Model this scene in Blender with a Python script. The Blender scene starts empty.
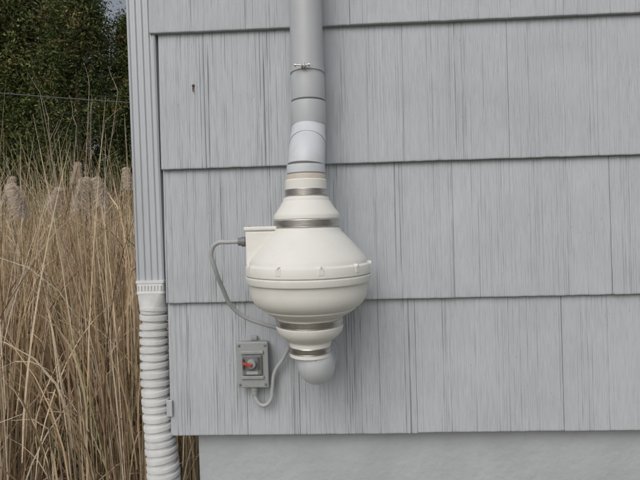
import bpy, math, random
import numpy as np
from mathutils import Vector, Matrix, noise
random.seed(7); rng=np.random.default_rng(7)
GZ=-1.35
scene=bpy.context.scene
col=scene.collection

# ---------------------------------------------------------------- helpers
def empty(name,loc=(0,0,0)):
    o=bpy.data.objects.new(name,None); o.location=loc; o.empty_display_size=.1; col.objects.link(o); return o
def mkmesh(name,v,f,mat,parent=None,smooth=False,sharp=None):
    me=bpy.data.meshes.new(name); me.from_pydata([tuple(p) for p in v],[],[tuple(q) for q in f]); me.update()
    if smooth:
        me.polygons.foreach_set("use_smooth",[True]*len(me.polygons))
        if sharp: me.set_sharp_from_angle(angle=math.radians(sharp))
    o=bpy.data.objects.new(name,me); col.objects.link(o)
    if mat: me.materials.append(mat)
    if parent: o.parent=parent
    return o
def npmesh(name,V,F,mat,parent=None,smooth=False,attr=None,colors=None):
    me=bpy.data.meshes.new(name)
    k=F.shape[1]
    me.vertices.add(len(V)); me.vertices.foreach_set("co",V.astype(np.float32).ravel())
    me.loops.add(F.size); me.loops.foreach_set("vertex_index",F.astype(np.int32).ravel())
    me.polygons.add(len(F)); me.polygons.foreach_set("loop_start",np.arange(0,F.size,k,dtype=np.int32))
    me.polygons.foreach_set("loop_total",np.full(len(F),k,dtype=np.int32))
    me.update(calc_edges=True); me.validate()
    if smooth: me.polygons.foreach_set("use_smooth",[True]*len(me.polygons))
    if colors is not None:
        a=me.attributes.new("tint","FLOAT_COLOR","POINT"); a.data.foreach_set("color",colors.astype(np.float32).ravel())
    o=bpy.data.objects.new(name,me); col.objects.link(o); me.materials.append(mat)
    if parent: o.parent=parent
    return o
def box(name,x0,x1,y0,y1,z0,z1,mat,parent=None,bev=0.0,seg=2):
    v=[(x,y,z) for x in(x0,x1) for y in(y0,y1) for z in(z0,z1)]
    f=[(0,1,3,2),(4,6,7,5),(0,4,5,1),(2,3,7,6),(0,2,6,4),(1,5,7,3)]
    o=mkmesh(name,v,f,mat,parent)
    if bev:
        m=o.modifiers.new("b","BEVEL"); m.width=bev; m.segments=seg
    return o
def lathe(name,prof,c,mat,parent=None,seg=96,sharp=28,axis='z'):
    v=[];f=[];n=len(prof)
    for i in range(seg):
        a=2*math.pi*i/seg
        for r,h in prof:
            if axis=='z': v.append((c[0]+r*math.cos(a),c[1]+r*math.sin(a),c[2]+h))
            elif axis=='y': v.append((c[0]+r*math.cos(a),c[1]-h,c[2]+r*math.sin(a)))
            else: v.append((c[0]+h,c[1]+r*math.cos(a),c[2]+r*math.sin(a)))
    for i in range(seg):
        j=(i+1)%seg
        for k in range(n-1): f.append((i*n+k,j*n+k,j*n+k+1,i*n+k+1))
    o=mkmesh(name,v,f,mat,parent,True,sharp)
    import bmesh
    bm=bmesh.new(); bm.from_mesh(o.data); bmesh.ops.recalc_face_normals(bm,faces=bm.faces); bm.to_mesh(o.data); bm.free()
    return o
def sweep(name,pts,rad,mat,parent=None,seg=40,sharp=35,ref=(1,0,0)):
    pts=[Vector(p) for p in pts]; v=[];f=[]
    for i,p in enumerate(pts):
        a=pts[max(i-1,0)]; b=pts[min(i+1,len(pts)-1)]
        t=(b-a).normalized(); s=Vector(ref); s=(s-t*s.dot(t)).normalized(); u=t.cross(s)
        r=rad[i] if hasattr(rad,'__len__') else rad
        for k in range(seg):
            an=2*math.pi*k/seg; v.append(p+s*r*math.cos(an)+u*r*math.sin(an))
    for i in range(len(pts)-1):
        for k in range(seg):
            k2=(k+1)%seg; f.append((i*seg+k,i*seg+k2,(i+1)*seg+k2,(i+1)*seg+k))
    f.append(tuple(range(seg))[::-1]); f.append(tuple((len(pts)-1)*seg+k for k in range(seg)))
    return mkmesh(name,v,f,mat,parent,True,sharp)
def curve(name,pts,r,mat,parent=None,res=10):
    cu=bpy.data.curves.new(name,'CURVE'); cu.dimensions='3D'; cu.bevel_depth=r; cu.bevel_resolution=5; cu.resolution_u=res
    s=cu.splines.new('BEZIER'); s.bezier_points.add(len(pts)-1)
    for b,p in zip(s.bezier_points,pts):
        b.co=p; b.handle_left_type=b.handle_right_type='AUTO'
    o=bpy.data.objects.new(name,cu); col.objects.link(o); cu.materials.append(mat)
    if parent:o.parent=parent
    return o

# ---------------------------------------------------------------- materials
def mat(name,base,rough=.6,metal=0.,var=.06,scale=8.,bump=0.,bscale=200.,stretch=(1,1,1),spec=.5,dirt=None,dscale=3.,bdist=.001):
    m=bpy.data.materials.new(name); m.use_nodes=True; nt=m.node_tree; N=nt.nodes; L=nt.links
    b=N["Principled BSDF"]; b.inputs["Roughness"].default_value=rough; b.inputs["Metallic"].default_value=metal
    b.inputs["Specular IOR Level"].default_value=spec
    tc=N.new("ShaderNodeTexCoord"); mp=N.new("ShaderNodeMapping"); mp.inputs["Scale"].default_value=stretch
    L.new(tc.outputs["Object"],mp.inputs["Vector"])
    n=N.new("ShaderNodeTexNoise"); n.inputs["Scale"].default_value=scale; n.inputs["Detail"].default_value=5
    L.new(mp.outputs[0],n.inputs["Vector"])
    r=N.new("ShaderNodeValToRGB"); r.color_ramp.elements[0].position=.3; r.color_ramp.elements[1].position=.7
    lo=[max(0,c*(1-var)) for c in base]; hi=[min(1,c*(1+var)) for c in base]
    r.color_ramp.elements[0].color=(*lo,1); r.color_ramp.elements[1].color=(*hi,1)
    L.new(n.outputs["Fac"],r.inputs[0]); out=r.outputs[0]
    if dirt:
        n2=N.new("ShaderNodeTexNoise"); n2.inputs["Scale"].default_value=dscale; n2.inputs["Detail"].default_value=8; n2.inputs["Roughness"].default_value=.7
        L.new(mp.outputs[0],n2.inputs["Vector"])
        r2=N.new("ShaderNodeValToRGB"); r2.color_ramp.elements[0].position=.5; r2.color_ramp.elements[1].position=.78
        r2.color_ramp.elements[0].color=(0,0,0,1); r2.color_ramp.elements[1].color=(.6,.6,.6,1)
        L.new(n2.outputs["Fac"],r2.inputs[0])
        mx=N.new("ShaderNodeMix"); mx.data_type='RGBA'; L.new(r2.outputs[0],mx.inputs[0]); L.new(out,mx.inputs[6]); mx.inputs[7].default_value=(*dirt,1)
        out=mx.outputs[2]
    L.new(out,b.inputs["Base Color"])
    if bump:
        n3=N.new("ShaderNodeTexNoise"); n3.inputs["Scale"].default_value=bscale; n3.inputs["Detail"].default_value=4
        L.new(mp.outputs[0],n3.inputs["Vector"])
        bp=N.new("ShaderNodeBump"); bp.inputs["Strength"].default_value=bump; bp.inputs["Distance"].default_value=bdist
        L.new(n3.outputs["Fac"],bp.inputs["Height"]); L.new(bp.outputs[0],b.inputs["Normal"])
    return m

WALL=(.470,.500,.535)
def shingle_mat():
    m=bpy.data.materials.new("painted_shingle"); m.use_nodes=True; nt=m.node_tree; N=nt.nodes; L=nt.links
    b=N["Principled BSDF"]; b.inputs["Roughness"].default_value=.6; b.inputs["Specular IOR Level"].default_value=.35
    tc=N.new("ShaderNodeTexCoord")
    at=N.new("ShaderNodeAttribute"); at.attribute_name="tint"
    mp=N.new("ShaderNodeMapping"); mp.inputs["Scale"].default_value=(1,1,.04); L.new(tc.outputs["Object"],mp.inputs[0])
    n=N.new("ShaderNodeTexNoise"); n.inputs["Scale"].default_value=420; n.inputs["Detail"].default_value=4; L.new(mp.outputs[0],n.inputs["Vector"])
    r=N.new("ShaderNodeValToRGB"); r.color_ramp.elements[0].position=.28; r.color_ramp.elements[1].position=.6
    r.color_ramp.elements[0].color=(.87,.87,.87,1); r.color_ramp.elements[1].color=(1.02,1.02,1.02,1); L.new(n.outputs["Fac"],r.inputs[0])
    n2=N.new("ShaderNodeTexNoise"); n2.inputs["Scale"].default_value=5; n2.inputs["Detail"].default_value=8; L.new(tc.outputs["Object"],n2.inputs["Vector"])
    r2=N.new("ShaderNodeValToRGB"); r2.color_ramp.elements[0].position=.3; r2.color_ramp.elements[1].position=.7
    r2.color_ramp.elements[0].color=(.93,.925,.915,1); r2.color_ramp.elements[1].color=(1.04,1.04,1.045,1); L.new(n2.outputs["Fac"],r2.inputs[0])
    n3=N.new("ShaderNodeTexNoise"); n3.inputs["Scale"].default_value=260; n3.inputs["Detail"].default_value=3
    mp3=N.new("ShaderNodeMapping"); mp3.inputs["Scale"].default_value=(1,1,.35); L.new(tc.outputs["Object"],mp3.inputs[0]); L.new(mp3.outputs[0],n3.inputs["Vector"])
    r3=N.new("ShaderNodeValToRGB"); r3.color_ramp.elements[0].position=.22; r3.color_ramp.elements[1].position=.31
    r3.color_ramp.elements[0].color=(.62,.62,.60,1); r3.color_ramp.elements[1].color=(1,1,1,1); L.new(n3.outputs["Fac"],r3.inputs[0])
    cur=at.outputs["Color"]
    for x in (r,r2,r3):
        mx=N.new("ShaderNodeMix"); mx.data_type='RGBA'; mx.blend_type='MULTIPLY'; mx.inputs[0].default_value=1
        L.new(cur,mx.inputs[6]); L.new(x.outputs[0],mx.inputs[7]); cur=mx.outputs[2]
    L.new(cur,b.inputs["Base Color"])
    ad=N.new("ShaderNodeMath"); ad.operation='ADD'; L.new(n.outputs["Fac"],ad.inputs[0]); L.new(n3.outputs["Fac"],ad.inputs[1])
    bp=N.new("ShaderNodeBump"); bp.inputs["Strength"].default_value=.5; bp.inputs["Distance"].default_value=.0012
    L.new(ad.outputs[0],bp.inputs["Height"]); L.new(bp.outputs[0],b.inputs["Normal"])
    return m
def tint_mat(name,rough=.7,transl=0.,spec=.3):
    m=bpy.data.materials.new(name); m.use_nodes=True; nt=m.node_tree; N=nt.nodes; L=nt.links
    b=N["Principled BSDF"]; b.inputs["Roughness"].default_value=rough; b.inputs["Specular IOR Level"].default_value=spec
    at=N.new("ShaderNodeAttribute"); at.attribute_name="tint"
    n=N.new("ShaderNodeTexNoise"); n.inputs["Scale"].default_value=14; n.inputs["Detail"].default_value=1
    tc=N.new("ShaderNodeTexCoord"); L.new(tc.outputs["Object"],n.inputs["Vector"])
    r=N.new("ShaderNodeValToRGB"); r.color_ramp.elements[0].color=(.7,.7,.7,1); r.color_ramp.elements[1].color=(1.25,1.25,1.25,1); L.new(n.outputs["Fac"],r.inputs[0])
    mx=N.new("ShaderNodeMix"); mx.data_type='RGBA'; mx.blend_type='MULTIPLY'; mx.inputs[0].default_value=1
    L.new(at.outputs["Color"],mx.inputs[6]); L.new(r.outputs[0],mx.inputs[7]); L.new(mx.outputs[2],b.inputs["Base Color"])
    if transl:
        t=N.new("ShaderNodeBsdfTranslucent"); L.new(mx.outputs[2],t.inputs["Color"])
        ms=N.new("ShaderNodeMixShader"); ms.inputs[0].default_value=transl
        L.new(b.outputs[0],ms.inputs[1]); L.new(t.outputs[0],ms.inputs[2]); L.new(ms.outputs[0],N["Material Output"].inputs[0])
    return m
M_sh=shingle_mat()
M_side=mat("painted_shingle_side",(.45,.475,.50),.65,var=.08,scale=60,stretch=(1,1,.05),bump=.4,bscale=200)
M_found=mat("painted_concrete",(.435,.46,.485),.8,var=.08,scale=9,bump=1.,bscale=45,bdist=.003,dirt=(.35,.36,.365),dscale=18)
M_paintpipe=mat("painted_pipe_gray",(.475,.495,.52),.42,var=.05,scale=6,bump=.12,bscale=90,dirt=(.38,.39,.40),dscale=20,stretch=(1,1,.3))
M_pvc=mat("white_pvc",(.61,.635,.675),.42,var=.05,scale=9,bump=.05,dirt=(.48,.49,.49),dscale=25)
M_gap=mat("painted_seam_shade",(.16,.16,.165),.8,var=.1,scale=30)  # dark colour painting the shade inside the pipe joint gaps
M_fan=mat("offwhite_plastic",(.775,.77,.73),.55,var=.03,scale=6,bump=.12,bscale=350,dirt=(.66,.645,.59),dscale=16,spec=.35)
M_fan2=mat("aged_cream_plastic",(.58,.52,.45),.5,var=.08,scale=25,dirt=(.42,.36,.29),dscale=30)
M_steel=mat("stainless_band",(.50,.48,.46),.32,1.,var=.18,scale=60,stretch=(1,1,6))
M_down=mat("painted_aluminium",(.475,.50,.535),.42,var=.05,scale=5,bump=.1,bscale=50,dirt=(.38,.39,.39),dscale=9,stretch=(1,1,.2))
M_flex=mat("white_flexible_drain",(.67,.68,.685),.5,var=.05,scale=20,bump=.1,dirt=(.45,.44,.41),dscale=22)
M_cond=mat("gray_liquidtight_conduit",(.42,.43,.44),.5,var=.06,scale=50)
M_boxg=mat("gray_cast_metal",(.34,.355,.36),.5,.05,var=.12,scale=60,bump=.3,bscale=500,dirt=(.2,.2,.19),dscale=60)
M_boxd=mat("dark_cast_metal",(.19,.195,.20),.5,.1,var=.12,scale=60,bump=.3,bscale=500)
M_dark=mat("dark_fitting",(.08,.085,.09),.5,var=.1,scale=60)
M_red=mat("red_lever",(.42,.05,.03),.45,var=.1,scale=60)
M_rust=mat("rusty_nail",(.10,.05,.03),.8,.2,var=.3,scale=400)
M_roof=mat("asphalt_roof",(.06,.06,.065),.9,var=.3,scale=40)
M_ground=mat("ground_dry_lawn",(.17,.16,.115),.95,var=.4,scale=3,bump=1,bscale=30,dirt=(.09,.11,.05),dscale=.8)
M_wire=mat("wire_black",(.07,.07,.07),.6,var=.1)
M_bark=mat("bark",(.09,.065,.045),.9,var=.3,scale=12,bump=1,bscale=40)
M_twig=mat("twig_bark",(.30,.26,.21),.9,var=.3,scale=12)
M_grass=tint_mat("dry_grass_blades",.65,0,spec=.2)
M_plume=tint_mat("plume_fluff",.9,.35)
M_leaf=tint_mat("evergreen_leaves",.65,0,spec=.15)

# ---------------------------------------------------------------- ground
gn=41; gs=np.linspace(-1,1,gn); gs=np.sign(gs)*np.abs(gs)**2.2*160
X,Y=np.meshgrid(gs,gs,indexing='ij'); Z=GZ+0.02*np.sin(X*1.3)*np.cos(Y*1.1)
V=np.stack([X,Y,Z],-1).reshape(-1,3); idx=np.arange(gn*gn).reshape(gn,gn)
F=np.stack([idx[:-1,:-1],idx[1:,:-1],idx[1:,1:],idx[:-1,1:]],-1).reshape(-1,4)
npmesh("ground",V,F,M_ground,smooth=True)

# ---------------------------------------------------------------- house
house=empty("shingled_house")
E=.355; Z0=.512; XL=-.46; XR=3.2; YD=7.0
def joints(course):
    fixed={0:[-.479,.045,.62],1:[XL,-.03,.445,.83],2:[XL,-.085,.30,.70],3:[XL,.196,.575],4:[XL,-.2,.3]}
    j=list(fixed.get(course,[XL]))
    x=j[-1]
    while x<XR-.6:
        x+=random.uniform(.3,.5); j.append(x)
    j.append(XR); return j
def strength(course,i):
    s={(0,0):.7,(0,1):.6,(0,2):.55,(1,0):1.2,(1,1):.8,(1,2):.6,(1,3):.65,(2,0):1.2,(2,1):1.0,(2,2):.65,(2,3):.8,(3,0):1.15,(3,1):.75,(3,2):.65}
    return s.get((course,i),random.uniform(.5,.9))
def course_mesh(ci,zb,zt,js,name):
    tt=np.concatenate([[0,.006,.018],np.linspace(.05,1,23)]); rows=len(tt)
    Vs=[];Fs=[];Cs=[];off=0
    for i in range(len(js)-1):
        gp=.0005
        xa,xb=js[i]+(gp if i else 0),js[i+1]-gp
        step=.004 if xb>1.6 else .0010
        n=max(4,int((xb-xa)/step)); xs=np.linspace(xa,xb,n)
        st=strength(ci,i)
        depth=np.zeros((rows,n)); x=xa
        ph=rng.uniform(0,6)
        while x<xb:
            w=rng.choice([.0020,.0026,.0034,.0044],p=[.35,.36,.22,.07])
            patch=.6+.5*np.sin(x*23+ph)*np.sin(x*61+ph*2)
            d=(.25+.95*rng.random()**1.8)*.0019*st*max(.18,patch)
            m=np.interp(tt,np.linspace(0,1,9),np.clip(rng.normal(.8,.5,9),0,1.35))
            wig=.0005*np.sin(tt*rng.uniform(1,4)+rng.uniform(0,6))+(tt*rng.normal(0,.0006))
            for r in range(rows):
                g=np.clip(1-np.abs(xs-(x+wig[r]))/(w*.5+.0004),0,1)
                depth[r]=np.maximum(depth[r],g*d*m[r])
            x+=w+rng.uniform(.0010,.0042)
        dzb=random.uniform(-.0009,.0009); tilt=random.uniform(-.001,.001); ythk=random.uniform(-.0008,.001)
        edge=dzb+tilt*(xs-xa)/(xb-xa)+.0003*np.interp(xs,np.linspace(xa,xb,30),rng.standard_normal(30))
        V=np.zeros((rows+2,n,3)); C=np.zeros((rows+2,n,4))
        sh=random.uniform(.97,1.03)
        for r in range(rows):
            t=tt[r]; z=zb+(zt-zb)*t
            V[r,:,0]=xs; V[r,:,2]=z+(edge if r<3 else 0)
            V[r,:,1]=-(.0165+ythk)*(1-t)-.003*t+depth[r]+(.0009 if r==0 else 0)
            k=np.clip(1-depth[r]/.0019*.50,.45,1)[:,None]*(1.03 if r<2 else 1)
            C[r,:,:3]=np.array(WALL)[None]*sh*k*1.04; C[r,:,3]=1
        V[rows,:,0]=xs; V[rows,:,2]=V[0,:,2]+.0006; V[rows,:,1]=.004
        V[rows+1]=V[rows]; V[rows+1,:,1]=.012
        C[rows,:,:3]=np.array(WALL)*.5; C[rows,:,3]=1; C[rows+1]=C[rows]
        order=[rows+1,rows]+list(range(rows))
        V=V[order]; C=C[order]
        idx=np.arange((rows+2)*n).reshape(rows+2,n)+off
        F=np.stack([idx[:-1,:-1],idx[:-1,1:],idx[1:,1:],idx[1:,:-1]],-1).reshape(-1,4)
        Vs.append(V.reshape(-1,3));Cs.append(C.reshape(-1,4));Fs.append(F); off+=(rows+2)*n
        for xx in (xa,xb):
            v=np.array([[xx,-.0155,zb+.0025],[xx,.012,zb+.0025],[xx,.012,zt],[xx,-.003,zt]])
            Vs.append(v); Cs.append(np.tile(np.array([*[c*.8 for c in WALL],1]),(4,1))); Fs.append(np.array([[0,1,2,3]])+off); off+=4
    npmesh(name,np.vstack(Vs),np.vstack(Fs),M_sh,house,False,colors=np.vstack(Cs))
for ci in range(-4,4):
    zb=Z0-E*ci
    course_mesh(ci,zb,zb+E+.03,joints(ci),"shingle_course_%d"%(ci+5))
zbot=Z0-3*E
box("front_sheathing",XL+.012,XR,.0125,.06,zbot+.004,2.30,M_dark,house)
for ci in range(-4,4):
    zb=Z0-E*ci; zt=zb+E+.02
    xo=XL-.001
    if ci==0: xo-=.018
    v=[];f=[]
    y=-.003
    while y<YD:
        y2=min(YD,y+random.uniform(.25,.45)); b=len(v); d=random.uniform(-.001,.001)
        v+=[(xo-.006+d,y+.001,zb),(xo-.006+d,y2-.001,zb),(xo+.008,y2-.001,zt),(xo+.008,y+.001,zt),(xo+.02,y+.001,zb),(xo+.02,y2-.001,zb)]
        f+=[(b,b+1,b+2,b+3),(b,b+4,b+5,b+1)]; y=y2
    mkmesh("side_course_%d"%(ci+5),v,f,M_side,house)
box("side_sheathing",XL+.024,XL+.06,.0605,YD,zbot+.004,2.30,M_dark,house)
box("foundation",-.40,XR-.05,.030,YD-.05,GZ-.2,zbot+.002,M_found,house)
box("rear_wall",XL,XR,YD,YD+.02,zbot,2.3,M_side,house)
box("right_wall",XR,XR+.02,.0,YD,zbot,2.3,M_side,house)
rv=[(XL-.25,-.22,2.30),(XR+.25,-.22,2.30),(XR+.25,YD+.22,2.30),(XL-.25,YD+.22,2.30),(XL-.25,YD/2,4.3),(XR+.25,YD/2,4.3)]
mkmesh("roof",rv,[(0,1,5,4),(2,3,4,5),(0,4,3),(1,2,5),(3,2,1,0)],M_roof,house)
box("fascia",XL-.26,XR+.26,-.245,-.222,2.2,2.33,M_flex,house)

nail=empty("rusty_nail")
lathe("nail_head",[(0,.005),(.0030,.0045),(.0042,.0025),(.0044,0)],(-.3695,-.0060,.3740),M_rust,nail,seg=14,axis='y')
sweep("nail_shank",[(-.3695,-.006,.3745),(-.3690,-.014,.3665),(-.3685,-.016,.3560)],[.0020,.0018,.0008],M_rust,nail,seg=8)

# ---------------------------------------------------------------- vent pipe
vp=empty("vent_pipe")
PX=-.064; PY=-.092
lathe("riser",[(.0395,.355),(.0395,2.6)],(PX,PY,0),M_paintpipe,vp,64)
lathe("coupling",[(.0395,.301),(.0412,.302),(.0416,.3045),(.0416,.3585),(.0412,.3605),(.0395,.361)],(PX,PY,0),M_paintpipe,vp,64)
lathe("elbow_hub_upper",[(.0395,.296),(.0422,.2975),(.0428,.294),(.0428,.246),(.0422,.2435),(.039,.243)],(PX,PY,0),M_paintpipe,vp,64)
lathe("hub_gap",[(.0397,.29),(.0397,.305)],(PX,PY,0),M_gap,vp,64)
FX=-.0705; FY=-.165
def bez(p0,p1,p2,n):
    return [tuple(Vector(p0)*(1-t)**2+Vector(p1)*2*t*(1-t)+Vector(p2)*t*t) for t in [i/(n-1) for i in range(n)]]
top=(PX,PY,.2435); m1=(PX-.001,PY-.002,.226); s1=Vector((PX-.002,PY-.021,.207))
sweep("elbow_upper",bez(top,m1,s1,9),[.0412]*9,M_pvc,vp,seg=56)
e=Vector((FX+.003,FY+.012,.158)); dd=(e-s1)
sweep("elbow_upper_collar",[s1-dd*.10,s1+dd*.30],[.0428,.0428],M_pvc,vp,seg=56)
sweep("elbow_gap",[s1+dd*.2,s1+dd*.45],[.0403,.0403],M_gap,vp,seg=56)
dn=[s1+dd*.35]+bez(s1+dd*.40,(FX+.003,FY,.158),(FX+.002,FY,.1385),10)
sweep("elbow_lower",dn,[.0420]+[.0426]*10,M_pvc,vp,seg=56)
lathe("lower_hub_gap",[(.0421,.133),(.0421,.143)],(FX+.002,FY,0),M_gap,vp,56)
lathe("lower_hub",[(.040,.1378),(.0436,.1374),(.0440,.1345),(.0440,.1190),(.0405,.1185)],(FX+.001,FY,0),M_pvc,vp,56)
lathe("spigot",[(.0405,.125),(.0405,.07)],(FX+.001,FY,0),M_pvc,vp,64)
lathe("strap_band",[(.0398,.368),(.0418,.3685),(.0418,.3785),(.0398,.379)],(PX,PY,0),M_paintpipe,vp,64)
box("strap_ear",PX-.012,PX-.0095,PY-.056,PY-.038,.3675,.3795,M_steel,vp,.001)
box("strap_ear_b",PX-.005,PX-.0025,PY-.056,PY-.038,.3675,.3795,M_steel,vp,.001)
lathe("strap_bolt",[(0,-.020),(.0036,-.020),(.0036,-.016),(.0016,-.0158),(.0016,.012),(.0034,.012),(.0034,.016),(0,.016)],(PX-.007,PY-.050,.3735),M_steel,vp,12,axis='x')
box("strap_standoff",PX-.008,PX+.008,PY+.04,-.008,.368,.380,M_steel,vp)
pts2=[(FX+.006,FY,-.280),(FX+.0065,FY,-.305)]
n=16
for i in range(n+1):
    a=math.radians(90*i/n); pts2.append((FX+.008+.005*i/n,FY+.042*(1-math.cos(a)),-.305-.042*math.sin(a)*.80))
pts2.append((FX+.013,-.002,-.3388))
sweep("outlet_elbow",pts2,[.0425]*len(pts2),M_pvc,vp,seg=56,sharp=60)
lathe("wall_flange",[(.0425,.0),(.050,.001),(.050,-.010),(.0,-.010)],(FX+.013,-.016,-.3388),M_pvc,vp,48,axis='y')

# ---------------------------------------------------------------- fan
fan=empty("radon_vent_fan")
C=(FX,FY,0)
body_up=[(.040,.104),(.0465,.104),(.0478,.102),(.0478,.064),
 (.0520,.0630),(.0535,.0600),(.0540,.0560),(.0590,.0480),(.0640,.0400),(.0690,.0330),(.0725,.0280),(.0752,.0245),(.0762,.0215),(.0762,.0150),(.0745,.0140),
 (.0740,-.006),(.0765,-.008),(.0780,-.011),(.0800,-.015),
 (.0880,-.0235),(.0970,-.0330),(.1070,-.0440),(.1170,-.0555),(.1260,-.0665),(.1325,-.0755),(.1350,-.0800),(.1358,-.0860),
 (.1400,-.0875),(.1428,-.0895),(.1436,-.0920),(.1440,-.1040),(.1438,-.1090),(.1405,-.1105)]
lathe("housing_upper",body_up,C,M_fan,fan,128,24)
body_lo=[(.1395,-.1085),(.1395,-.1115),(.1432,-.1125),(.1440,-.1145),(.1432,-.1250),(.1420,-.1280),(.1370,-.1292),(.1362,-.1320),
 (.1350,-.1500),(.1335,-.1580),(.1310,-.1660),(.1265,-.1740),(.1200,-.1810),(.1120,-.1865),(.1080,-.1885),(.1075,-.1915),(.1010,-.1960),(.0930,-.2010),(.0870,-.2045),
 (.0815,-.2060),(.0805,-.2075),(.0790,-.2090),(.0770,-.2100),(.0770,-.2290),(.0785,-.2310),(.0780,-.2350),(.0745,-.2440),(.0690,-.2510),(.0610,-.2580),(.0540,-.2630),(.0500,-.2660),(.0485,-.2690),(.0485,-.3005),(.0425,-.3015)]
lathe("housing_lower",body_lo,C,M_fan,fan,128,24)
lathe("inlet_pipe_stub",[(.0410,.116),(.0450,.1155),(.0462,.112),(.0462,.090)],C,M_fan2,fan,64)
def clamp(name,z0,z1,r,ang):
    zc=(z0+z1)/2;h=(z1-z0)/2
    lathe(name,[(r-.003,-h),(r+.0005,-h),(r+.0012,-h+.0012),(r+.0007,-h+.002),(r+.0007,h-.002),(r+.0012,h-.0012),(r+.0005,h),(r-.003,h)],(C[0],C[1],zc),M_steel,fan,96)
    a=math.radians(ang); px=C[0]+(r+.005)*math.cos(a); py=C[1]+(r+.005)*math.sin(a)
    o=box(name+"_screw_housing",-.011,.011,-.0045,.0045,-h*.95,h*.95,M_steel,fan,.0015)
    o.location=(px,py,zc); o.rotation_euler=(0,0,a+math.pi/2)
    o2=lathe(name+"_screw",[(0,.013),(.0035,.013),(.0042,.011),(.0042,-.010),(0,-.010)],(0,0,0),M_steel,fan,12,axis='x')
    o2.location=(px,py,zc); o2.rotation_euler=(0,0,a+math.pi/2)
clamp("clamp_1",.0665,.0820,.0484,60)
clamp("clamp_2",-.0045,.0125,.0750,70)
clamp("clamp_3",-.2280,-.2125,.0776,65)
clamp("clamp_4",-.2920,-.2770,.0490,110)
for k in range(10):
    a=math.radians(-90+36*k+14)
    o=box("rim_clip_%d"%k,-.006,.006,-.0015,.0012,-.004,.0105,M_fan,fan,.0009)
    o.location=(C[0]+.1432*math.cos(a),C[1]+.1432*math.sin(a),-.099); o.rotation_euler=(0,0,a+math.pi/2)
    o=box("dome_rib_%d"%k,-.0018,.0018,-.010,.0015,-.006,-.0010,M_fan,fan,.0008)
    o.location=(C[0]+.136*math.cos(a),C[1]+.136*math.sin(a),-.083); o.rotation_euler=(0,0,a+math.pi/2)
box("junction_box",-.209,-.130,-.196,-.134,-.088,-.010,M_fan,fan,.004,3)
box("junction_box_lid",-.212,-.127,-.199,-.131,-.009,.000,M_fan,fan,.003,3)
lathe("lid_screw",[(0,.0),(.003,.0),(.003,.002),(0,.002)],(-.200,-.188,.0),M_steel,fan,12)
lathe("conduit_fitting",[(0,0),(.0095,0),(.0095,-.005),(.0115,-.0055),(.0115,-.014),(.0095,-.0145),(.009,-.022),(.0065,-.0225)],(-.209,-.165,-.034),M_boxd,fan,24,axis='x')

# ---------------------------------------------------------------- conduit
cond=empty("electrical_conduit")
curve("flexible_tube",[(-.222,-.165,-.034),(-.250,-.166,-.034),(-.285,-.163,-.038),(-.2975,-.158,-.060),(-.293,-.150,-.092),(-.283,-.115,-.150),(-.268,-.085,-.200),(-.235,-.066,-.232),(-.195,-.055,-.250),(-.155,-.044,-.268),(-.134,-.036,-.297),(-.148,-.034,-.340),(-.174,-.036,-.380),(-.181,-.038,-.420),(-.186,-.038,-.452),(-.205,-.038,-.466),(-.222,-.036,-.455),(-.228,-.034,-.425)],.0052,M_cond,cond)
lathe("lower_connector",[(.006,-.026),(.0085,-.025),(.0085,-.014),(.0105,-.013),(.0105,-.004),(.009,-.003),(.009,.001)],(-.228,-.034,-.413),M_boxg,cond,20)

# ---------------------------------------------------------------- switch box
sw=empty("electrical_switch_box")
box("back_box",-.266,-.191,-.044,-.010,-.412,-.300,M_boxg,sw,.006,3)
box("cover_plate",-.2695,-.1875,-.0505,-.0455,-.4155,-.2965,M_boxg,sw,.003,2)
box("gasket",-.2675,-.1895,-.0454,-.0441,-.4135,-.2985,M_dark,sw)
box("recess_frame_top",-.258,-.199,-.056,-.0507,-.327,-.318,M_boxg,sw,.002)
box("recess_frame_bottom",-.258,-.199,-.056,-.0507,-.392,-.383,M_boxg,sw,.002)
box("switch_housing",-.254,-.203,-.0585,-.051,-.381,-.329,M_boxd,sw,.003,3)
lathe("rotor",[(0,.012),(.010,.012),(.0115,.010),(.0125,.0)],(-.2285,-.0585,-.350),M_boxg,sw,28,axis='y')
o=box("lever",-.020,.004,-.005,.003,-.0036,.0036,M_red,sw,.0015); o.location=(-.2295,-.073,-.350); o.rotation_euler=(0,math.radians(14),0)
box("on_off_label",-.243,-.214,-.0592,-.0586,-.378,-.370,M_cond,sw)
box("lever_stop",-.252,-.248,-.066,-.0587,-.364,-.337,M_dark,sw,.001)
box("dark_slot",-.214,-.207,-.0598,-.0587,-.366,-.334,M_dark,sw)
for sx in (-.262,-.195):
    for sz in (-.305,-.407):
        lathe("cover_screw",[(0,.0025),(.003,.0022),(.0038,.0)],(sx,-.0505,sz),M_steel,sw,14,axis='y')
for sz,lab in ((-.293,"top_lug"),(-.4185,"bottom_lug")):
    box(lab,-.2375,-.2195,-.022,-.014,sz-.006,sz+.006,M_boxg,sw,.002)

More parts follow.
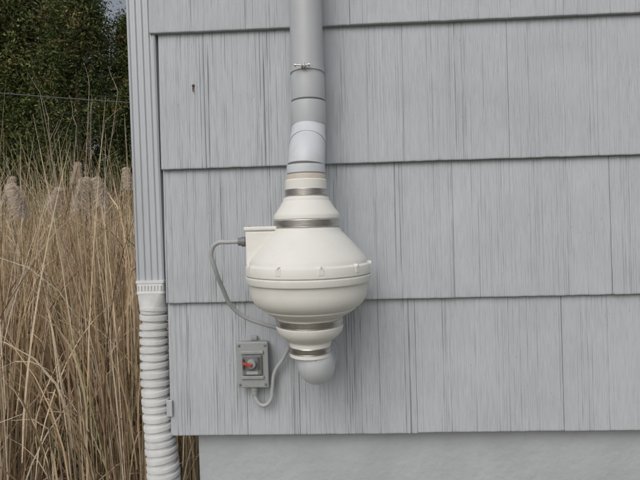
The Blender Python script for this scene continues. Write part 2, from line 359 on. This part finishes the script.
# ---------------------------------------------------------------- downspout
ds=empty("downspout")
x0,x1,y0,y1=-.5415,-.4665,-.010,.050
prof=[]
def edge(a,b,nr,dep):
    a=Vector(a);b=Vector(b);t=(b-a);L_=t.length;t.normalize();nrm=Vector((t.y,-t.x))
    out=[]
    m=nr*8
    for i in range(m):
        s=(i+.5)/m; w=math.sin(s*nr*math.pi*2-math.pi/2)
        k=max(-1,min(1,w*2.0))
        out.append(a+t*L_*(.04+.92*s)-nrm*dep*(.5+.5*k))
    return out
c2=[(x0,y0),(x1,y0),(x1,y1),(x0,y1)]
for i in range(4):
    prof+= edge(c2[i],c2[(i+1)%4],4 if i%2==0 else 3,.0045)
def prism(name,prof,z0,z1,m,par,slices=2):
    v=[];f=[];n=len(prof)
    for k in range(slices):
        z=z0+(z1-z0)*k/(slices-1)
        v+=[(p[0],p[1],z) for p in prof]
    for k in range(slices-1):
        for i in range(n):
            j=(i+1)%n; f.append((k*n+i,k*n+j,(k+1)*n+j,(k+1)*n+i))
    return mkmesh(name,v,f,m,par,True,40)
prism("downspout_tube",prof,-.150,2.25,M_down,ds)
def rr(cx,cy,hx,hy,rc,n=6):
    o=[]
    for (sx,sy,a0) in ((1,1,0),(-1,1,90),(-1,-1,180),(1,-1,270)):
        for i in range(n+1):
            a=math.radians(a0+90*i/n); o.append((cx+sx*(hx-rc)+rc*math.cos(a),cy+sy*(hy-rc)+rc*math.sin(a)))
    return o
lv=[(-.136,.0375,.033,.004),(-.1365,.0385,.034,.005),(-.143,.0385,.034,.005),(-.144,.037,.0325,.006),(-.166,.037,.033,.010),(-.168,.0385,.0345,.012),(-.172,.0385,.0345,.012),(-.174,.037,.034,.014),(-.196,.037,.036,.025),(-.208,.038,.037,.034),(-.225,.036,.036,.035)]
v=[];f=[];n=None
for z,hx,hy,rc in lv:
    p=rr(-.5035,.018-.006*(-.14-z)/.085,hx,hy,min(rc,hx-.0005,hy-.0005)); n=len(p); v+=[(a,b,z) for a,b in p]
for k in range(len(lv)-1):
    for i in range(n):
        j=(i+1)%n; f.append((k*n+i,k*n+j,(k+1)*n+j,(k+1)*n+i))
f.append(tuple(range(n)))
mkmesh("outlet_adapter",v,f,M_flex,ds,True,30)
for i in range(8):
    xx=-.534+.0087*i
    box("adapter_rib_%d"%i,xx-.0012,xx+.0012,-.0185,-.012,-.162,-.149,M_flex,ds,.0006)
dr=empty("corrugated_drain_pipe")
ctrl=[(-.5030,.012,-.205),(-.5045,.006,-.33),(-.5025,.002,-.46),(-.495,.000,-.58),(-.489,-.004,-.70),(-.495,-.02,-.90),(-.53,-.06,-1.12),(-.62,-.10,-1.26),(-.85,-.18,-1.31)]
def cat(P,n):
    out=[]
    P=[Vector(p) for p in P]; Q=[P[0]*2-P[1]]+P+[P[-1]*2-P[-2]]
    for i in range(1,len(Q)-2):
        for k in range(n):
            t=k/n; a,b,c,d_=Q[i-1],Q[i],Q[i+1],Q[i+2]
            out.append(.5*((2*b)+(c-a)*t+(2*a-5*b+4*c-d_)*t*t+(3*b-a-3*c+d_)*t**3))
    out.append(P[-1]); return out
cl=cat(ctrl,60); s=0;arr=[0]
for i in range(1,len(cl)): s+=(cl[i]-cl[i-1]).length; arr.append(s)
def at(sv):
    sv=max(0,min(s-1e-6,sv)); k=int(np.searchsorted(arr,sv,side='right'))-1; k=min(k,len(cl)-2)
    return cl[k].lerp(cl[k+1],(sv-arr[k])/(arr[k+1]-arr[k]))
v=[];f=[];seg=44;pos=0.;ringc=0
while pos<s-.03:
    pitch=.0225+random.uniform(-.0035,.004)
    tilt=random.uniform(-.06,.06); tilt2=random.uniform(-.05,.05)
    rb=(.0375 if pos<.25 else .0375+.006*min(1,(pos-.25)/.25))*random.uniform(.985,1.015)
    for (fr,ro) in ((0,-.0065),(.12,-.0065),(.15,-.0010),(.20,.0012),(.45,.0016),(.66,.0012),(.72,-.0008),(.78,-.0062)):
        sv=pos+fr*pitch; p0=at(sv); t=(at(sv+.02)-at(sv-.02)).normalized(); t=(t+Vector((tilt,tilt2,0))).normalized()
        a_=Vector((0,1,0)); a_=(a_-t*a_.dot(t)).normalized(); b_=t.cross(a_)
        for k in range(seg):
            an=2*math.pi*k/seg; v.append(p0+(a_*math.cos(an)+b_*math.sin(an))*(rb+ro))
        ringc+=1
    pos+=pitch
for i in range(ringc-1):
    for k in range(seg):
        k2=(k+1)%seg; f.append((i*seg+k,i*seg+k2,(i+1)*seg+k2,(i+1)*seg+k))
mkmesh("corrugated_hose",v,f,M_flex,dr,True,38)
box("hose_clip",-.468,-.452,-.0225,-.018,-.500,-.455,M_down,dr,.002)

# ---------------------------------------------------------------- ornamental grass
def ribbons(P,W,side,colors):
    n,k,_=P.shape
    A=P-side[:,None,:]*W[...,None]*.5; B=P+side[:,None,:]*W[...,None]*.5
    V=np.stack([A,B],2).reshape(-1,3); C=np.repeat(colors[:,:,None,:],2,2).reshape(-1,3); C=np.hstack([C,np.ones((len(C),1))])
    idx=np.arange(n*k*2).reshape(n,k,2)
    F=np.stack([idx[:,:-1,0],idx[:,:-1,1],idx[:,1:,1],idx[:,1:,0]],-1).reshape(-1,4)
    return V,F,C
def blades(n,cx,cy,spread,kind):
    k=8; t=np.linspace(0,1,k)[None,:]
    ang=rng.uniform(0,2*np.pi,n); rad=spread*np.sqrt(rng.random(n))
    rx=cx+rad*np.cos(ang); ry=cy+rad*np.sin(ang)
    da=ang+rng.normal(0,.9,n)
    if kind=='culm':
        h=rng.uniform(1.3,1.86,n); lean=np.abs(rng.normal(.10,.08,n)); dr_=rng.uniform(0,.06,n); z0=np.full(n,GZ); w=rng.uniform(.0025,.0045,n)
    elif kind=='leaf':
        h=rng.uniform(.5,1.2,n); lean=rng.uniform(.15,.75,n); dr_=rng.uniform(.05,.75,n); z0=GZ+rng.uniform(0,.85,n); w=rng.uniform(.0025,.007,n)
    else:
        h=rng.uniform(.4,1.0,n); lean=rng.uniform(.2,.9,n); dr_=rng.uniform(.2,.9,n); z0=GZ+rng.uniform(0,.3,n); w=rng.uniform(.004,.008,n)
    p=rng.uniform(1.2,2.4,n)[:,None]
    P=np.zeros((n,k,3))
    P[...,0]=rx[:,None]+np.cos(da)[:,None]*(lean*h)[:,None]*t**p+ (rng.normal(0,.012,(n,1))*np.sin(t*rng.uniform(2,7,(n,1))))
    P[...,1]=ry[:,None]+np.sin(da)[:,None]*(lean*h)[:,None]*t**p
    P[...,2]=z0[:,None]+h[:,None]*(t-dr_[:,None]*t**3)
    W=w[:,None]*(1-t**2.5)*np.clip(t*4+.5,0,1)+.0006
    sa=rng.uniform(0,2*np.pi,n); side=np.stack([np.cos(sa),np.sin(sa),rng.normal(0,.25,n)],-1); side/=np.linalg.norm(side,axis=1)[:,None]
    pal=np.array([[.58,.45,.30],[.48,.36,.23],[.68,.57,.42],[.32,.21,.13],[.42,.29,.19],[.31,.32,.15],[.75,.66,.53]])
    pr=[.26,.23,.18,.13,.09,.04,.07] if kind!='base' else [.2,.2,.1,.22,.1,.16,.02]
    c=pal[rng.choice(7,n,p=pr)]*rng.uniform(.75,1.2,(n,1))
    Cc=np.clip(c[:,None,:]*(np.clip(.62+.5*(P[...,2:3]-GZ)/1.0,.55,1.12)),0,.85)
    ok=(P[...,0].max(1)<-.50)&(P[...,1].min(1)>.12)
    return P[ok],W[ok],side[ok],Cc[ok]
clumps=[]
yy=.45
while yy<4.2:
    xx=-.78-.1*random.random()
    while xx>-4.3:
        clumps.append((xx+random.uniform(-.12,.12),yy+random.uniform(-.12,.12))); xx-=.42
    yy+=.42
for gi,(cx,cy) in enumerate(clumps):
    vis = -.80*(cy+1.28)-.45 < cx < -.30*(cy+1.28)+.3
    sc=1.0 if (vis and cy<2.4) else .4
    parts=[blades(int(150*sc),cx,cy,.20,'culm'),blades(int(260*sc),cx,cy,.26,'leaf'),blades(int(80*sc),cx,cy,.24,'base')]
    Vs=[];Fs=[];Cs=[];off=0
    for q in parts:
        V,F,Cc=ribbons(*q); Vs.append(V);Fs.append(F+off);Cs.append(Cc);off+=len(V)
    clumps[gi]=(np.vstack(Vs),np.vstack(Fs),np.vstack(Cs))
off=0;Fs=[]
for V,F,Cc in clumps: Fs.append(F+off); off+=len(V)
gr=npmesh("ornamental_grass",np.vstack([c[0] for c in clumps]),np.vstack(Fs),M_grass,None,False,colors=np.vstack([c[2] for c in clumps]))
def plume(x,y,z,L_,lean,n=1900):
    k=4; t=np.linspace(0,1,k)[None,:]
    s_=rng.random(n)**.85
    sx=x+lean*.35*L_*s_**2; sz=z-L_*.5+L_*s_
    a=rng.uniform(0,2*np.pi,n); l=rng.uniform(.015,.055,n)*(1.2-.6*s_)*L_/.135
    P=np.zeros((n,k,3))
    P[...,0]=sx[:,None]+np.cos(a)[:,None]*l[:,None]*.72*t+lean*.018*t**2+rng.normal(0,.003,(n,1))*t
    P[...,1]=y+np.sin(a)[:,None]*l[:,None]*.72*t
    P[...,2]=sz[:,None]+l[:,None]*(rng.uniform(.5,1.1,(n,1))*t-.95*t**2)
    W=np.full((n,k),.0018)*(1-.5*t)
    side=rng.normal(0,1,(n,3)); side/=np.linalg.norm(side,axis=1)[:,None]
    c=np.array([.84,.75,.65])*rng.uniform(.8,1.12,(n,1)); Cc=np.clip(np.repeat(c[:,None,:],k,1),0,.9)
    A=ribbons(P,W,side,Cc)
    k2=8;t2=np.linspace(0,1,k2)
    bx=x-lean*.12
    P2=np.zeros((2,k2,3)); P2[:,:,0]=bx+(x-bx)*t2**2; P2[:,:,1]=y; P2[:,:,2]=GZ+(z-GZ+L_*.3)*t2
    B=ribbons(P2,np.full((2,k2),.0035),np.array([[1,0,0],[0,1,0.]]),np.tile(np.array([.5,.38,.24]),(2,k2,1)))
    return A,B
pl=[]
for (x,y,z,L_,le) in [(-1.175,.50,.115,.12,-.9),(-1.10,.54,.125,.085,.9),(-.965,.50,.135,.125,.5),(-.855,.48,.145,.10,-.6),(-1.28,.55,.15,.08,.7),(-1.52,1.5,.34,.12,.4),(-.775,.52,.195,.075,-.4),
   (-1.9,1.6,.2,.16,-.5),(-2.2,1.9,.3,.15,.5),(-2.6,1.3,.25,.16,.5),(-3.0,2.2,.3,.16,-.5),(-1.75,.7,.2,.15,.4)]:
    pl+=list(plume(x,y,z,L_,le))
off=0;Fs=[]
for V,F,Cc in pl: Fs.append(F+off); off+=len(V)
npmesh("grass_plumes",np.vstack([c[0] for c in pl]),np.vstack(Fs),M_plume,gr,False,colors=np.vstack([c[2] for c in pl]))

shr=empty("bare_shrub",(0,0,0))
def twig(name,base,tip,r,n=6,j=.03):
    pts=[Vector(base).lerp(Vector(tip),i/n)+Vector((random.uniform(-j,j),random.uniform(-j,j),0))*(1 if 0<i<n else 0) for i in range(n+1)]
    sweep(name,pts,[r*(1-.75*i/n)+.0008 for i in range(n+1)],M_twig,shr,seg=5,ref=(.3,1,.1)); return pts
bx,by=-2.6,3.3
for i in range(9):
    tip=(bx+random.uniform(-.5,.5),by+random.uniform(-.4,.4),random.uniform(.7,1.5))
    P=twig("stem_%d"%i,(bx+random.uniform(-.1,.1),by+random.uniform(-.1,.1),GZ),tip,.008)
    for k in range(3,7):
        q=P[min(k,6)]
        twig("twig_%d_%d"%(i,k),q,q+Vector((random.uniform(-.18,.18),random.uniform(-.1,.1),random.uniform(.1,.28))),.003,3,.01)

# ---------------------------------------------------------------- evergreen trees
def tree_mesh(seed,H,Rr):
    r=np.random.default_rng(seed)
    nc=450
    hh=r.random(nc)**.85; rmax=Rr*(1-hh)**.55*(.7+.4*r.random(nc)); a=r.uniform(0,2*np.pi,nc); rr_=rmax*np.sqrt(r.uniform(.25,1,nc))
    cc=np.stack([rr_*np.cos(a),rr_*np.sin(a),.25+hh*(H-.4)],-1)
    per=85; n=nc*per
    sc=r.uniform(.12,.26,(nc,1,1))
    loc=(cc[:,None,:]+r.normal(0,1,(nc,per,3))*sc*np.array([1,1,.9])).reshape(-1,3)
    s=r.uniform(.03,.08,n)
    u=r.normal(0,1,(n,3)); u/=np.linalg.norm(u,axis=1)[:,None]
    w=r.normal(0,1,(n,3)); w-=u*(w*u).sum(1)[:,None]; w/=np.linalg.norm(w,axis=1)[:,None]
    A=loc-u*s[:,None]*.9; B=loc+w*s[:,None]*.3; Cq=loc+u*s[:,None]*.9; D=loc-w*s[:,None]*.3
    V=np.stack([A,B,Cq,D],1).reshape(-1,3); F=np.arange(n*4).reshape(n,4)
    base=np.array([[.078,.105,.034],[.100,.125,.040],[.055,.076,.026],[.15,.135,.050],[.16,.12,.058]])
    cb=base[r.choice(5,nc,p=[.3,.25,.25,.13,.07])]*r.uniform(.65,1.35,(nc,1))
    c=np.repeat(cb,per,0)*r.uniform(.7,1.5,(n,1)); Cc=np.hstack([np.repeat(c,4,0),np.ones((n*4,1))])
    return V,F,Cc
meshes=[]
for i,(H,Rr) in enumerate([(9.2,1.75),(8.4,1.65)]):
    V,F,Cc=tree_mesh(20+i,H,Rr); o=npmesh("crown",V,F,M_leaf,None,False,colors=Cc); meshes.append((o.data,H,Rr)); bpy.data.objects.remove(o)
for (x,y,mi,sc) in [(-12.6,11.2,0,1.0),(-10.6,11.6,1,1.0),(-9.0,10.8,0,.95),(-7.6,11.3,1,1.06),(-6.5,10.9,0,.92),(-5.4,11.6,1,.84),(-3.9,11.2,0,.82),(-2.2,11.5,1,.95),(-10.2,13.6,1,1.1),(-8.0,13.8,0,1.12),(-6.0,13.9,1,.98),(-14.8,11.8,1,1.0),(-.3,12.2,0,1.0)]:
    me,H,Rr=meshes[mi]
    t=empty("evergreen_tree",(x,y,GZ)); t.scale=(sc,sc,sc); t.rotation_euler=(0,0,random.uniform(0,6.28))
    c=bpy.data.objects.new("crown",me); col.objects.link(c); c.parent=t
    sweep("trunk",[(0,0,-.1),(.03,.02,H*.3),(-.02,.0,H*.6),(0,0,H*.93)],[.16,.11,.07,.02],M_bark,t,seg=10)
    for k in range(10):
        a=random.uniform(0,6.28); h=random.uniform(.1,.75)*H; l=Rr*(1-h/H)**.62*.8
        sweep("limb_%d"%k,[(0,0,h),(math.cos(a)*l*.5,math.sin(a)*l*.5,h+.15),(math.cos(a)*l,math.sin(a)*l,h+.45)],[.04,.028,.01],M_bark,t,seg=6,ref=(.1,.1,1))

w=empty("utility_wire")
pts=[]
for i in range(25):
    s_=i/24; x=-24+30*s_; z=2.70-.108*(x+6.5)+.004*(x+5.2)**2
    pts.append((x,7.9,z))
curve("cable",pts,.012,M_wire,w,4)

# ---------------------------------------------------------------- light
wd=bpy.data.worlds.new("World"); scene.world=wd; wd.use_nodes=True; N=wd.node_tree.nodes; L=wd.node_tree.links
sky=N.new("ShaderNodeTexSky"); sky.sky_type='NISHITA'; sky.sun_disc=False
el=math.radians(42); az=math.radians(198)
sky.sun_elevation=el; sky.sun_rotation=az; sky.dust_density=5; sky.air_density=1; sky.altitude=100
hs=N.new("ShaderNodeHueSaturation"); hs.inputs["Saturation"].default_value=.40; L.new(sky.outputs[0],hs.inputs["Color"])
bg=N["Background"]; bg.inputs["Strength"].default_value=.103; L.new(hs.outputs[0],bg.inputs["Color"])
sl=bpy.data.lights.new("sun","SUN"); sl.energy=.62; sl.angle=math.radians(50); sl.color=(1,.985,.96)
so=bpy.data.objects.new("sun",sl); col.objects.link(so)
dirv=Vector((math.sin(az)*math.cos(el),math.cos(az)*math.cos(el),math.sin(el)))
so.rotation_euler=dirv.to_track_quat('Z','Y').to_euler(); so.location=dirv*20

# ---------------------------------------------------------------- camera
pch,yaw,rol=.0311,-.0372,-.027
fw=Vector((math.sin(yaw)*math.cos(pch),math.cos(yaw)*math.cos(pch),-math.sin(pch)))
rt=fw.cross(Vector((0,0,1))).normalized(); up=rt.cross(fw)
r2=rt*math.cos(rol)+up*math.sin(rol); u2=-rt*math.sin(rol)+up*math.cos(rol)
cam=bpy.data.cameras.new("camera"); co=bpy.data.objects.new("camera",cam); col.objects.link(co)
Mx=Matrix.Identity(4)
for i in range(3): Mx[i][0]=r2[i];Mx[i][1]=u2[i];Mx[i][2]=-fw[i]
Mx[1][3]=-1.2821
co.matrix_world=Mx; cam.sensor_width=36; cam.lens=485/640*36; cam.clip_end=500; cam.clip_start=.02
scene.camera=co
scene.view_settings.view_transform='Standard'; scene.view_settings.look='None'; scene.view_settings.exposure=0
